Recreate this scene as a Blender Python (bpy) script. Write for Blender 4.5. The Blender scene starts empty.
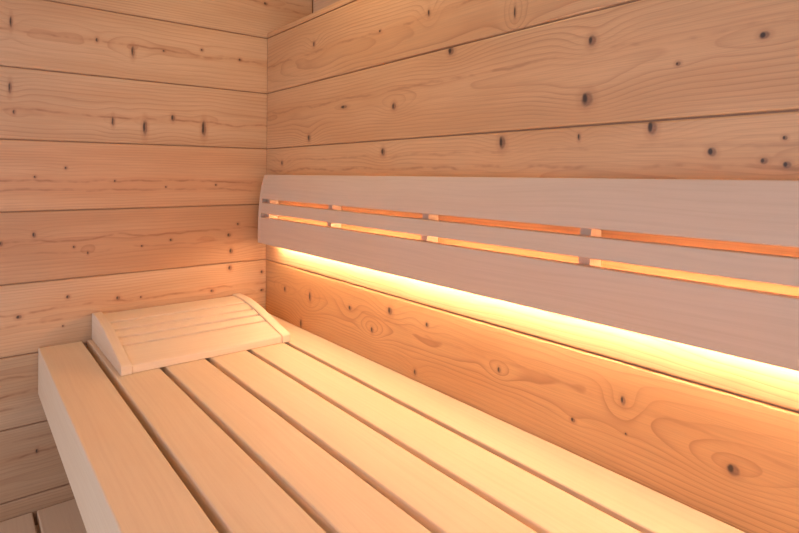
import bpy, bmesh, math, random
from mathutils import Matrix, Vector
random.seed(7)
S = 0.19                      # one wall board is 19 cm high; all plans below are in board heights
scene = bpy.context.scene
col = scene.collection

# ------------------------------------------------------------------ materials
def new_mat(name):
    m = bpy.data.materials.new(name); m.use_nodes = True
    nt = m.node_tree; nt.nodes.clear()
    out = nt.nodes.new('ShaderNodeOutputMaterial'); b = nt.nodes.new('ShaderNodeBsdfPrincipled')
    nt.links.new(b.outputs[0], out.inputs[0])
    return m, nt, b

class N:
    """small node-graph writer"""
    def __init__(self, nt): self.nt = nt
    def put(self, sock, v):
        if isinstance(v, bpy.types.NodeSocket): self.nt.links.new(v, sock)
        elif v is not None: sock.default_value = v
    def m(self, op, a, b=None, c=None, clamp=False):
        n = self.nt.nodes.new('ShaderNodeMath'); n.operation = op; n.use_clamp = clamp
        self.put(n.inputs[0], a); self.put(n.inputs[1], b); self.put(n.inputs[2], c)
        return n.outputs[0]
    def xyz(self, x, y, z=0.0):
        n = self.nt.nodes.new('ShaderNodeCombineXYZ')
        self.put(n.inputs[0], x); self.put(n.inputs[1], y); self.put(n.inputs[2], z)
        return n.outputs[0]
    def sep(self, v):
        n = self.nt.nodes.new('ShaderNodeSeparateXYZ'); self.put(n.inputs[0], v); return n.outputs
    def noise(self, v, scale=1.0, detail=2.0, rough=.5):
        n = self.nt.nodes.new('ShaderNodeTexNoise'); self.put(n.inputs['Vector'], v)
        n.inputs['Scale'].default_value = scale; n.inputs['Detail'].default_value = detail
        n.inputs['Roughness'].default_value = rough
        return n.outputs['Fac']
    def mix(self, f, a, b):
        n = self.nt.nodes.new('ShaderNodeMix'); n.data_type = 'RGBA'
        self.put(n.inputs[0], f)
        self.put(n.inputs[6], a if isinstance(a, bpy.types.NodeSocket) else (*a, 1))
        self.put(n.inputs[7], b if isinstance(b, bpy.types.NodeSocket) else (*b, 1))
        return n.outputs[2]
    def smooth(self, v, lo, hi, a=0.0, b=1.0):
        n = self.nt.nodes.new('ShaderNodeMapRange'); n.interpolation_type = 'SMOOTHSTEP'
        self.put(n.inputs[0], v); n.inputs[1].default_value = lo; n.inputs[2].default_value = hi
        n.inputs[3].default_value = a; n.inputs[4].default_value = b
        return n.outputs[0]

def knot_group():
    g = bpy.data.node_groups.new('knot', 'ShaderNodeTree')
    itf = g.interface
    for nm in ('S', 'T', 'S0', 'T0', 'A', 'B', 'Amp', 'Phase', 'Dark', 'Halo', 'Heart', 'Wob'):
        itf.new_socket(nm, in_out='INPUT', socket_type='NodeSocketFloat')
    for nm in ('Phase', 'Dark', 'Halo', 'Heart'): itf.new_socket(nm, in_out='OUTPUT', socket_type='NodeSocketFloat')
    i = g.nodes.new('NodeGroupInput').outputs; o = g.nodes.new('NodeGroupOutput').inputs
    n = N(g)
    ds = n.m('DIVIDE', n.m('SUBTRACT', i['S'], i['S0']), i['A'])
    dt = n.m('DIVIDE', n.m('SUBTRACT', i['T'], i['T0']), i['B'])
    d = n.m('ADD', n.m('SQRT', n.m('ADD', n.m('MULTIPLY', ds, ds), n.m('MULTIPLY', dt, dt))), i['Wob'])
    core = n.smooth(d, .5, 1.05, 1, 0)
    halo = n.m('MULTIPLY', n.smooth(d, .9, 1.9, 1, 0), n.smooth(d, .7, 1.1, .2, 1))
    # off-centre dark heart of the knot
    hx = n.m('MULTIPLY', n.m('ADD', ds, .28), 2.1); hy = n.m('MULTIPLY', n.m('SUBTRACT', dt, .10), 1.35)
    hd = n.m('ADD', n.m('SQRT', n.m('ADD', n.m('MULTIPLY', hx, hx), n.m('MULTIPLY', hy, hy))), n.m('MULTIPLY', i['Wob'], 1.4))
    g.links.new(n.m('MAXIMUM', n.smooth(hd, .35, 1.0, 1, 0), i['Heart']), o['Heart'])
    # grain flows round the knot: long lens along the board
    s2 = n.m('MULTIPLY', ds, .16); t2 = n.m('MULTIPLY', dt, .33)
    e = n.m('EXPONENT', n.m('MULTIPLY', n.m('ADD', n.m('MULTIPLY', s2, s2), n.m('MULTIPLY', t2, t2)), -1.0))
    g.links.new(n.m('MULTIPLY_ADD', e, i['Amp'], i['Phase']), o['Phase'])
    g.links.new(n.m('MAXIMUM', core, i['Dark']), o['Dark'])
    g.links.new(n.m('MAXIMUM', halo, i['Halo']), o['Halo'])
    return g
KNOT = knot_group()

def pine(name, axis, t0, knots=(), seed=0, pith=0.5, depth=.35, light=(.69, .40, .205), dark=(.34, .125, .048),
         freq=26.0, tint=1.0, wave=.30, wideness=.25, contrast=.95, swirl=2.6, streaks=()):
    """axis: which world axis runs along the board (0 or 1); t is height; both in board heights"""
    m, nt, b = new_mat(name); n = N(nt)
    tc = nt.nodes.new('ShaderNodeTexCoord').outputs['Object']
    o = n.sep(tc)
    s = n.m('DIVIDE', o[axis], S); t = n.m('DIVIDE', o[2], S)
    if axis == 2:
        s = n.m('DIVIDE', o[0], S); t = n.m('DIVIDE', o[1], S)
    sd = seed * 7.31
    w = n.noise(n.xyz(n.m('MULTIPLY_ADD', s, wideness, sd), n.m('MULTIPLY', t, .9), sd), 1.0, 2.0)
    w2 = n.noise(n.xyz(n.m('MULTIPLY_ADD', s, 1.3, sd), n.m('MULTIPLY', t, 4.0), sd + 3), 1.0, 2.0)
    dt = n.m('SUBTRACT', t, t0 + pith)
    dep = n.m('MULTIPLY_ADD', w, wave, depth - wave / 2)
    R = n.m('SQRT', n.m('ADD', n.m('MULTIPLY', dt, dt), n.m('MULTIPLY', dep, dep)))
    ph = n.m('MULTIPLY', R, freq)
    ph = n.m('MULTIPLY_ADD', w2, .9, ph)
    wob = n.m('MULTIPLY_ADD', n.noise(n.xyz(n.m('MULTIPLY', s, 14.0), n.m('MULTIPLY', t, 14.0), sd), 1.0, 1.0), .5, -.25)
    dk = 0.0; halo = 0.0; heart = 0.0
    for (ks, kt, a, bb) in knots:
        g = nt.nodes.new('ShaderNodeGroup'); g.node_tree = KNOT
        big = min(1.0, bb / .05)
        vals = {'S': s, 'T': t, 'S0': ks, 'T0': kt, 'A': a, 'B': bb, 'Amp': (1 if kt > t0 + pith else -1) * swirl * big * big,
                'Phase': ph, 'Dark': dk, 'Halo': halo, 'Heart': heart, 'Wob': wob}
        for k, v in vals.items(): n.put(g.inputs[k], v)
        ph, dk, halo, heart = (g.outputs[q] for q in ('Phase', 'Dark', 'Halo', 'Heart'))
    fr = n.m('FRACT', ph)
    ring = n.m('POWER', fr, 4.5)
    ring = n.m('MULTIPLY', ring, n.smooth(fr, .93, 1.0, 1, 0))
    amp = n.noise(n.xyz(n.m('MULTIPLY_ADD', s, .35, sd), n.m('MULTIPLY', t, 3.0), sd + 9), 1.0, 2.0)
    ring = n.m('MULTIPLY', ring, n.smooth(amp, .3, .75, .25, 1.0))
    fib = n.noise(n.xyz(n.m('MULTIPLY_ADD', s, 1.6, sd), n.m('MULTIPLY', t, 95.0), sd), 1.0, 3.0, .65)
    big = n.noise(n.xyz(n.m('MULTIPLY_ADD', s, .35, sd), n.m('MULTIPLY', t, 2.2), sd + 20), 1.0, 2.0)
    c = n.mix(n.smooth(big, .3, .7, 0, .75), light, tuple(x * y for x, y in zip(light, (.86, .76, .66))))
    c = n.mix(n.m('MULTIPLY', ring, contrast), c, dark)
    c = n.mix(n.smooth(fib, .35, .75, .0, .42), c, tuple(x * .62 for x in light))
    for ts, amt in streaks:      # thin broken resin line that runs through the knots
        wv = n.noise(n.xyz(n.m('MULTIPLY_ADD', s, 1.1, sd + ts), ts, 0.0), 1.0, 3.0, .6)
        off = n.m('ABSOLUTE', n.m('SUBTRACT', n.m('SUBTRACT', t, ts), n.m('MULTIPLY_ADD', wv, .22, -.11)))
        on = n.smooth(n.noise(n.xyz(n.m('MULTIPLY', s, 1.9), sd + ts, 5.0), 1.0, 3.0, .7), .38, .62)
        c = n.mix(n.m('MULTIPLY', n.m('MULTIPLY', n.smooth(off, .004, .024, 1, 0), on), amt), c, (.26, .10, .045))
        c = n.mix(n.m('MULTIPLY', n.smooth(off, .0, .13, 1, 0), amt * .35), c, tuple(x * y for x, y in zip(light, (.85, .66, .52))))
    if knots:
        c = n.mix(n.m('MULTIPLY', halo, .30), c, (.40, .17, .07))
        kc = n.mix(n.noise(n.xyz(n.m('MULTIPLY', s, 30.0), n.m('MULTIPLY', t, 60.0), sd), 1.0, 2.0), (.13, .058, .03), (.34, .16, .085))
        c = n.mix(n.m('MULTIPLY', dk, .85), c, kc)
        c = n.mix(n.m('MULTIPLY', heart, .9), c, (.035, .018, .012))
    if tint != 1.0:
        hs = nt.nodes.new('ShaderNodeHueSaturation'); nt.links.new(c, hs.inputs['Color'])
        hs.inputs['Value'].default_value = tint; c = hs.outputs[0]
    nt.links.new(c, b.inputs['Base Color'])
    b.inputs['Roughness'].default_value = .45; b.inputs['Specular IOR Level'].default_value = .5
    bump = nt.nodes.new('ShaderNodeBump'); bump.inputs['Strength'].default_value = .12; bump.inputs['Distance'].default_value = .001
    nt.links.new(fib, bump.inputs['Height']); nt.links.new(bump.outputs[0], b.inputs['Normal'])
    return m

def aspen(name, light=(.84, .65, .45), dark=(.68, .475, .31), seed=0.0):
    """smooth knot-free bench wood; UV runs along (u) and across (v) each piece in metres"""
    m, nt, b = new_mat(name); n = N(nt)
    uv = n.sep(nt.nodes.new('ShaderNodeTexCoord').outputs['UV'])
    w = n.noise(n.xyz(n.m('MULTIPLY', uv[0], 1.2), n.m('MULTIPLY', uv[1], 8.0), seed), 1.0, 2.0)
    v = n.m('MULTIPLY_ADD', w, .06, uv[1])
    g1 = n.noise(n.xyz(n.m('MULTIPLY', uv[0], 2.2), n.m('MULTIPLY', v, 150.0), seed), 1.0, 3.0, .6)
    g2 = n.noise(n.xyz(n.m('MULTIPLY', uv[0], 14.0), n.m('MULTIPLY', v, 420.0), seed + 4), 1.0, 2.0, .6)
    big = n.noise(n.xyz(n.m('MULTIPLY', uv[0], 5.0), n.m('MULTIPLY', v, 16.0), seed + 8), 1.0, 2.0)
    c = n.mix(n.smooth(g1, .35, .75, 0, .30), light, dark)
    c = n.mix(n.smooth(g2, .45, .8, 0, .16), c, dark)
    c = n.mix(n.smooth(big, .35, .7, 0, .22), c, tuple(x * y for x, y in zip(light, (.93, .86, .78))))
    nt.links.new(c, b.inputs['Base Color'])
    b.inputs['Roughness'].default_value = .5; b.inputs['Specular IOR Level'].default_value = .25
    return m

M_ASPEN = aspen('pale_bench_wood')
M_BACK = aspen('pale_backrest_wood', light=(.68, .50, .37), dark=(.52, .36, .255), seed=3.0)
M_HEAD = aspen('pale_headrest_wood', light=(.88, .71, .52), dark=(.72, .53, .36), seed=6.0)
M_END = aspen('end_grain_wood', light=(.72, .50, .34), dark=(.55, .35, .22), seed=9.0)

# ------------------------------------------------------------------ mesh helpers
def link(name, bm, mats, parent=None):
    me = bpy.data.meshes.new(name); bm.normal_update(); bm.to_mesh(me); bm.free()
    o = bpy.data.objects.new(name, me); col.objects.link(o)
    for m in (mats if isinstance(mats, (list, tuple)) else [mats]): me.materials.append(m)
    if parent:
        o.parent = parent; o.matrix_parent_inverse = Matrix.Translation(-parent.location)
    return o

def box_uv(bm, along, faces=None, off=(0, 0)):
    """uv.x follows world axis `along`, uv.y the other in-plane axis"""
    uvl = bm.loops.layers.uv.verify()
    for f in (faces or bm.faces):
        nrm = f.normal; ax = max(range(3), key=lambda i: abs(nrm[i]))
        if ax == along: a, c = [(1, 2), (0, 2), (0, 1)][along]
        else:
            a = along; c = [i for i in range(3) if i not in (ax, along)][0]
        for l in f.loops:
            l[uvl].uv = (l.vert.co[a] + off[0], l.vert.co[c] + off[1])

def plank(lo, hi, bevel=.012, seg=3, along=0):
    """rounded-edge plank between two corners (board heights)"""
    bm = bmesh.new()
    r = bmesh.ops.create_cube(bm, size=1)
    for v in r['verts']:
        v.co = Vector([(lo[i] + hi[i]) / 2 * S + v.co[i] * (hi[i] - lo[i]) * S for i in range(3)])
    if bevel: bmesh.ops.bevel(bm, geom=bm.edges[:], offset=bevel * S, segments=seg, affect='EDGES', profile=.5)
    bm.normal_update()
    box_uv(bm, along, off=(random.uniform(0, 9), random.uniform(0, 9)))
    for f in bm.faces: f.smooth = False
    return bm

def extrude_profile(pts, axis, a, b, bevel=.012, along=None, seg=2):
    """closed profile in the plane across `axis` (0: (y,z), 1: (x,z)), extruded from a to b"""
    bm = bmesh.new()
    def P(q, k):
        return Vector((k, q[0], q[1])) * S if axis == 0 else Vector((q[0], k, q[1])) * S
    v0 = [bm.verts.new(P(q, a)) for q in pts]; v1 = [bm.verts.new(P(q, b)) for q in pts]
    n = len(pts)
    f0 = bm.faces.new(v0); f1 = bm.faces.new(list(reversed(v1)))
    for i in range(n): bm.faces.new((v0[i], v1[i], v1[(i + 1) % n], v0[(i + 1) % n]))
    bmesh.ops.recalc_face_normals(bm, faces=bm.faces[:])
    if bevel:
        es = [e for e in bm.edges if len(e.link_faces) == 2 and e.link_faces[0].normal.angle(e.link_faces[1].normal) > .6]
        bmesh.ops.bevel(bm, geom=es, offset=bevel * S, segments=seg, affect='EDGES', profile=.5)
    bm.normal_update()
    box_uv(bm, axis if along is None else along, off=(random.uniform(0, 9), random.uniform(0, 9)))
    return bm

def bevel_box(bm, lo, hi, ch, mat):
    """one wall board added to a shared wall mesh, all edges chamfered"""
    r = bmesh.ops.create_cube(bm, size=1)
    vs = r['verts']
    for v in vs:
        v.co = Vector([(lo[i] + hi[i]) / 2 * S + v.co[i] * (hi[i] - lo[i]) * S for i in range(3)])
    es = list({e for v in vs for e in v.link_edges}); before = set(bm.faces)
    fs = {f for v in vs for f in v.link_faces}
    for f in fs: f.material_index = mat
    if ch:
        rr = bmesh.ops.bevel(bm, geom=es, offset=ch * S, segments=2, affect='EDGES', profile=.5)
        for f in rr['faces']: f.material_index = mat

def thing(name, label, cat, loc, group=None):
    o = bpy.data.objects.new(name, None); col.objects.link(o)
    o.location = Vector(loc) * S; o.empty_display_size = .05
    o['label'] = label; o['category'] = cat
    if group: o['group'] = group
    return o

# ------------------------------------------------------------------ room shell
KL = [(-3.781, 2.616, 0.023, 0.11), (-2.232, 2.429, 0.036, 0.109), (-2.729, 2.536, 0.027, 0.045), (-0.504, 2.54, 0.036, 0.035), (-1.167, 2.617, 0.033, 0.033), (-1.773, 2.512, 0.031, 0.024), (-3.787, 1.707, 0.028, 0.11), (-2.05, 1.259, 0.044, 0.157), (-1.124, 1.296, 0.05, 0.168), (-2.505, 1.338, 0.028, 0.091), (-3.74, 1.38, 0.023, 0.041), (-1.626, 1.446, 0.039, 0.065), (-3.117, 0.615, 0.025, 0.029), (-3.492, 0.483, 0.024, 0.028), (-2.472, 0.425, 0.021, 0.023), (-1.727, 0.327, 0.023, 0.024), (-0.913, 0.354, 0.026, 0.026), (-3.499, -0.334, 0.029, 0.049), (-3.875, -0.433, 0.028, 0.048), (-1.644, -0.533, 0.031, 0.032), (-0.519, -0.331, 0.036, 0.035), (-0.68, -0.514, 0.045, 0.043), (-0.642, -0.794, 0.045, 0.061), (-0.658, -1.087, 0.045, 0.061), (-3.009, -0.541, 0.025, 0.029), (-2.828, -0.644, 0.02, 0.037), (-2.081, -0.597, 0.029, 0.024), (-3.08, -1.264, 0.032, 0.036), (-2.418, -1.368, 0.042, 0.046), (-3.666, -1.463, 0.046, 0.035), (-2.091, -1.397, 0.022, 0.024), (-3.14, -1.676, 0.02, 0.022), (-0.969, -1.446, 0.043, 0.034), (-0.064, -1.22, 0.039, 0.045), (-0.062, -1.544, 0.048, 0.036), (-3.445, -3.393, 0.024, 0.043), (-.03, 3.62, .05, .04)]
KR = [(3.733, 1.429, 0.055, 0.058), (2.565, 1.524, 0.11, 0.03), (1.554, 1.124, 0.06, 0.071), (4.768, 1.955, 0.064, 0.06), (3.507, 0.848, 0.055, 0.065), (5.524, 0.884, 0.055, 0.087), (0.626, 0.738, 0.05, 0.052), (6.538, 1.739, 0.05, 0.062), (7.863, 1.534, 0.042, 0.034), (6.493, 1.234, 0.075, 0.08), (7.278, 1.424, 0.026, 0.023), (7.078, 0.942, 0.048, 0.072), (7.528, 0.737, 0.04, 0.041), (7.863, 0.666, 0.034, 0.031), (7.997, 0.637, 0.032, 0.03), (6.416, 0.902, 0.02, 0.04), (1.691, 2.592, 0.045, 0.055), (4.39, 2.469, 0.03, 0.053), (5.68, 2.188, 0.02, 0.08), (3.422, 2.45, 0.033, 0.02), (7.985, 0.819, 0.02, 0.02), (3.68, -1.2, 0.065, 0.064), (6.85, -1.319, 0.032, 0.05), (7.683, -1.539, 0.055, 0.052), (1.622, -1.388, 0.05, 0.10), (0.771, -1.405, 0.05, 0.06), (1.337, -1.876, 0.05, 0.09), (2.757, -1.341, 0.05, 0.042), (4.395, -1.223, 0.035, 0.035), (6.375, -1.646, 0.031, 0.027), (6.878, -1.584, 0.016, 0.016), (5.505, -1.441, 0.028, 0.041), (3.29, -1.532, 0.04, 0.053), (4.182, -1.84, 0.036, 0.046)]
XE, YE = 12.5, -11.0          # far ends of the room (behind the camera)
ZF, ZC = -6.6, 5.0
G = .006                      # half joint width
CH = .017

# left wall: joints every board height
STL = {3: [(3.62, .8), (3.75, .6)], 2: [(2.53, .75)], 1: [(1.40, .8)], 0: [(.42, .8), (.28, .5)], -1: [(-.42, .6), (-.60, .3)], -2: [(-1.42, .75), (-1.58, .5)],
       -3: [(-2.33, .8), (-2.55, .8), (-2.72, .5)], -4: [(-3.42, .8), (-3.2, .4)]}
STR = {2: [(2.45, .5)], 1: [(1.62, .4)], 0: [(.62, .6), (.78, .3)], -2: [(-1.35, .25)]}
bm = bmesh.new(); mats = []
tone = {3: .97, 2: 1.0, 1: 1.0, 0: 1.04, -1: .93, -2: 1.06, -3: .97, -4: .95, -5: .95, -6: .95, -7: .95, 4: 1}
pithL = {3: .7, 2: .5, 1: .45, 0: .38, -1: .45, -2: .45, -3: .8, -4: .3, -5: .6, 4: .5, -6: .5, -7: .5}
depL = {3: .28, 2: .45, 1: .5, 0: .25, -1: .3, -2: .22, -3: .16, -4: .2, -5: .3}
for k in range(-7, 5):
    kn = [q for q in KL if k <= q[1] < k + 1]
    mats.append(pine('left_wall_board', 1, k, kn, seed=k + 20, pith=pithL[k], depth=depL.get(k, .3), tint=tone[k], freq=28, contrast=.72, swirl=1.0, wave=.2,
                     streaks=STL.get(k, ()), light=(.66, .385, .21) if k in (-1, 0) else (.66, .425, .25)))
    y1 = .93 if k >= 3 else 0.10
    bevel_box(bm, (-.12, YE, max(k, ZF) + G), (0, y1, min(k + 1, ZC) - G), CH, len(mats) - 1)
M_GAP = pine('groove_backing', 1, 0, seed=1, light=(.40, .22, .12), dark=(.3, .14, .07))
mats.append(M_GAP)
bevel_box(bm, (-.3, YE, ZF), (-.026, 1.1, ZC), 0, len(mats) - 1)
o = link('wall_left', bm, mats); o['kind'] = 'structure'

# right wall: boards up to a ledge just above head height, recess behind
bm = bmesh.new(); mats = []
pithR = {3: .5, 2: .3, 1: .55, 0: .55, -1: .4, -2: .62, -3: .5, -4: .5, -5: .5, -6: .5, -7: .5}
depR = {2: .5, 1: .26, 0: .24, -1: .3, -2: .3}
for k in range(-7, 4):
    kn = [q for q in KR if k <= q[1] < k + 1]
    mats.append(pine('right_wall_board', 0, k, kn, seed=k + 41, pith=pithR[k], depth=depR.get(k, .3), freq=27,
                     light=(.70, .385, .170) if k == -2 else (.69, .40, .205), wave=.34, streaks=STR.get(k, ())))  # board under the backrest is more orange: strip glow put into its colour
    z1 = 3.09 if k == 3 else k + 1 - G
    bevel_box(bm, (.014, 0, max(k, ZF) + G), (XE, .12, z1), CH if k != 3 else .006, len(mats) - 1)
mats.append(M_GAP)
bevel_box(bm, (-.08, .026, ZF), (XE, .3, 3.0), 0, len(mats) - 1)
mats.append(pine('ledge_board', 2, 0, seed=77))
bevel_box(bm, (0.0, .122, 3.02), (XE, .93, 3.085), 0, len(mats) - 1)
o = link('wall_right', bm, mats); o['kind'] = 'structure'

bm = bmesh.new(); mats = []
for k in range(3, 5):
    mats.append(pine('recess_board', 0, k, seed=k + 60, light=(.74, .53, .34)))
    bevel_box(bm, (.014, .93, k + G), (XE, 1.05, min(k + 1, ZC) - G), CH, len(mats) - 1)
mats.append(M_GAP); bevel_box(bm, (-.1, 1.03, 3), (XE, 1.2, ZC), 0, len(mats) - 1)
o = link('wall_back', bm, mats); o['kind'] = 'structure'

bm = bmesh.new(); mats = [pine('ceiling_board', 2, 0, seed=90)]
for k in range(-11, 2):
    bevel_box(bm, (-.3, k + G, ZC), (XE, min(k + 1, 1.2) - G, ZC + .12), CH, 0)
o = link('ceiling', bm, mats); o['kind'] = 'structure'

mfl, nt, b = new_mat('stone_tile_floor'); n = N(nt)
tc = nt.nodes.new('ShaderNodeTexCoord').outputs['Object']
br = nt.nodes.new('ShaderNodeTexBrick'); nt.links.new(tc, br.inputs['Vector']); br.offset = 0
br.inputs['Scale'].default_value = 3.0; br.inputs['Mortar Size'].default_value = .008
br.inputs['Brick Width'].default_value = 1.0; br.inputs['Row Height'].default_value = 1.0
br.inputs['Color1'].default_value = (.30, .27, .24, 1); br.inputs['Color2'].default_value = (.33, .30, .27, 1)
br.inputs['Mortar'].default_value = (.16, .15, .14, 1)
nt.links.new(br.outputs[0], b.inputs['Base Color']); b.inputs['Roughness'].default_value = .5
bm = bmesh.new(); bevel_box(bm, (-.3, YE, ZF - .3), (XE, .3, ZF), 0, 0)
o = link('floor', bm, mfl); o['kind'] = 'structure'

# ------------------------------------------------------------------ upper bench
ZB = -1.9325
bench = thing('upper_bench', 'long pale upper sauna bench with thick front beam and slats along the right wall', 'bench', (6, -1.7, ZB - .7))
BX0, BX1 = .012, 12.3
link('front_beam', plank((BX0, -3.440, ZB - .655), (BX1, -2.902, ZB), .014), M_ASPEN, bench)
for y0, y1 in ((-2.830, -2.317), (-2.245, -1.740), (-1.667, -1.160), (-1.097, -.585), (-.5175, -.012)):
    link('slat', plank((BX0, y0, ZB - .17), (BX1, y1, ZB), .013), M_ASPEN, bench)
for x in (.35, 4.3, 8.2, 12.0):
    link('bearer', plank((x - .12, -2.9, ZB - .45), (x + .12, -.02, ZB - .172), .01, along=1), M_ASPEN, bench)
link('wall_cleat', plank((BX0 + .5, -.17, ZB - .40), (BX1, -.004, ZB - .173), .01), M_ASPEN, bench).hide_render = False

# ------------------------------------------------------------------ lower bench
ZL = -4.225
low = thing('lower_bench', 'lower pale slatted sauna bench below the thick front beam, at the bottom left', 'bench', (6, -4, ZL - .6))
y = -3.445
ys = [(y, y + .53), (y + .59, y + 1.12)] + [(y - .05 - .58 * i - .53, y - .05 - .58 * i) for i in range(4)]
for y0, y1 in ys:
    link('slat', plank((BX0, y0, ZL - .15), (BX1, y1, ZL), .02), M_ASPEN, low)
for x in (.25, 4.3, 8.2, 12.0):
    link('bearer', plank((x - .14, -5.7, ZL - .45), (x + .12, -2.4, ZL - .152), .01, along=1), M_ASPEN, low)
for x in (.5, 6.2, 11.9):
    for yy in (-5.5, -2.7):
        link('leg', plank((x - .12, yy - .12, ZF), (x + .12, yy + .12, ZL - .452), .01, along=2), M_ASPEN, low)

# ------------------------------------------------------------------ backrest
back = thing('backrest', 'curved three-plank backrest on the right wall with glowing slots and light beneath', 'backrest', (6, -.01, -.05))
RX0, RX1 = .30, 12.2
def plank_profile(front, th):
    b_ = [(min(yy + th, -.035), z) for yy, z in front]
    return front + b_[::-1]
up = [(-.172, .535), (-.197, .46), (-.219, .38), (-.238, .30), (-.252, .21), (-.262, .118)]
mid = [(-.268, .050), (-.276, -.04), (-.282, -.125)]
lowp = [(-.286, -.195), (-.290, -.34), (-.291, -.50), (-.291, -.642)]
for nm, fr, sd in (('upper', up, 0), ('middle', mid, 1), ('lower', lowp, 2)):
    link('backrest_plank', extrude_profile(plank_profile(fr, .105), 0, RX0 + .088, RX1, .010), M_BACK, back)
cap = up + mid + lowp
link('end_cap', extrude_profile(cap + [(-.02, -.642), (-.02, .535)], 0, RX0, RX0 + .086, .012, along=2), M_BACK, back)
ribx = [.455, 2.47, 4.53, 6.59, 8.65, 10.71]
for x in ribx:
    prof = [(-.065, .50), (-.10, .40), (-.130, .25), (-.158, .11), (-.162, .05), (-.174, -.13), (-.182, -.22), (-.184, -.46), (-.004, -.46), (-.004, .50)]
    link('rib', extrude_profile(prof, 0, x - .055, x + .055, .004, along=2), M_BACK, back)
mled, nt, b = new_mat('warm_led_diffuser')
b.inputs['Base Color'].default_value = (.9, .85, .75, 1)
b.inputs['Emission Color'].default_value = (1.0, .73, .46, 1)
b.inputs['Emission Strength'].default_value = 148.0
LZ, LY = -.605, -.118
led = link('light_strip', plank((.62, LY - .006, LZ - .027), (12.1, LY + .006, LZ + .027), 0), mled, back)
led['label'] = 'glowing warm white light strip'
malu, nt, b = new_mat('light_strip_profile'); b.inputs['Base Color'].default_value = (.7, .7, .7, 1); b.inputs['Metallic'].default_value = 1; b.inputs['Roughness'].default_value = .4
link('light_channel', plank((.60, -.184, LZ - .02), (12.12, LY - .007, LZ + .03), 0), malu, back)

# ------------------------------------------------------------------ headrest
head = thing('headrest', 'curved wooden slatted headrest lying on the far end of the upper bench', 'headrest', (.95, -1.63, ZB))
top = [(0.02, .395), (.25, .398), (.5, .388), (.75, .357), (1.0, .312), (1.25, .262), (1.5, .205), (1.7, .163), (1.86, .132), (1.915, .108)]
def ztop(x):
    for (a, za), (b_, zb_) in zip(top, top[1:]):
        if a <= x <= b_: return za + (zb_ - za) * (x - a) / (b_ - a)
    return top[-1][1] if x > 1 else top[0][1]
cheek = [(x, ZB + z) for x, z in top] + [(1.92, ZB + .002), (.02, ZB + .002)]
for y0, y1 in ((-2.775, -2.645), (-.62, -.485)):
    link('side_cheek', extrude_profile(cheek, 1, y0, y1, .012, along=0), M_HEAD, head)
for x0, x1 in ((.05, .555), (.62, .845), (.91, 1.085), (1.15, 1.325)):
    k = 4 if x0 < .1 else 1; xs = [x0 + (x1 - x0) * i / k for i in range(k + 1)]
    pr = [(x, ZB + ztop(x) - .026) for x in xs] + [(x, ZB + ztop(x) - .09) for x in xs[::-1]]
    link('slat', extrude_profile(pr, 1, -2.643, -.622, .010, along=1), M_HEAD, head)
xs = [1.385, 1.5, 1.6, 1.7, 1.8, 1.86, 1.895]
pr = [(x, ZB + ztop(x) - .020) for x in xs] + [(1.905, ZB + .004), (1.385, ZB + .004)]
link('front_slat', extrude_profile(pr, 1, -2.643, -.622, .010, along=1), M_HEAD, head)

# ------------------------------------------------------------------ light from the open front of the room, added overhead fill, camera
w = bpy.data.worlds.new('room_light'); scene.world = w; w.use_nodes = True
bg = w.node_tree.nodes['Background']; bg.inputs[0].default_value = (.86, .90, 1.08, 1); bg.inputs[1].default_value = 1.2
ld = bpy.data.lights.new('warm_overhead_fill', 'AREA'); ld.shape = 'DISK'; ld.size = .3; ld.energy = 3.4; ld.color = (1.0, .72, .36)  # added warm fill from above for the bench tops, not a known fixture
lo = bpy.data.objects.new('warm_overhead_fill', ld); col.objects.link(lo); lo.location = Vector((3.6, -.85, ZC - .05)) * S

cd = bpy.data.cameras.new('camera'); cam = bpy.data.objects.new('camera', cd); col.objects.link(cam)
X, Y, Z, yaw, pit, roll, f, cy = 9.22803, -4.3181, 0.55502, 2.46464, 0.0, 0.00714, 547.08, 174.497
d = Vector((math.cos(yaw), math.sin(yaw), 0)); r = d.cross(Vector((0, 0, 1))).normalized(); u = r.cross(d)
r2 = r * math.cos(roll) + u * math.sin(roll); u2 = -r * math.sin(roll) + u * math.cos(roll)
mw = Matrix((r2, u2, -d)).transposed().to_4x4(); mw.translation = Vector((X, Y, Z)) * S
cam.matrix_world = mw
cd.sensor_fit = 'HORIZONTAL'; cd.sensor_width = 36; cd.lens = f / 799 * 36; cd.shift_y = (cy - 266.5) / 799
cd.clip_start = .01
scene.camera = cam
vs_ = scene.view_settings
scene.display_settings.display_device = 'sRGB'
vs_.view_transform = 'Standard'; vs_.look = 'None'; vs_.gamma = 1; vs_.use_curve_mapping = False; vs_.exposure = 0.0
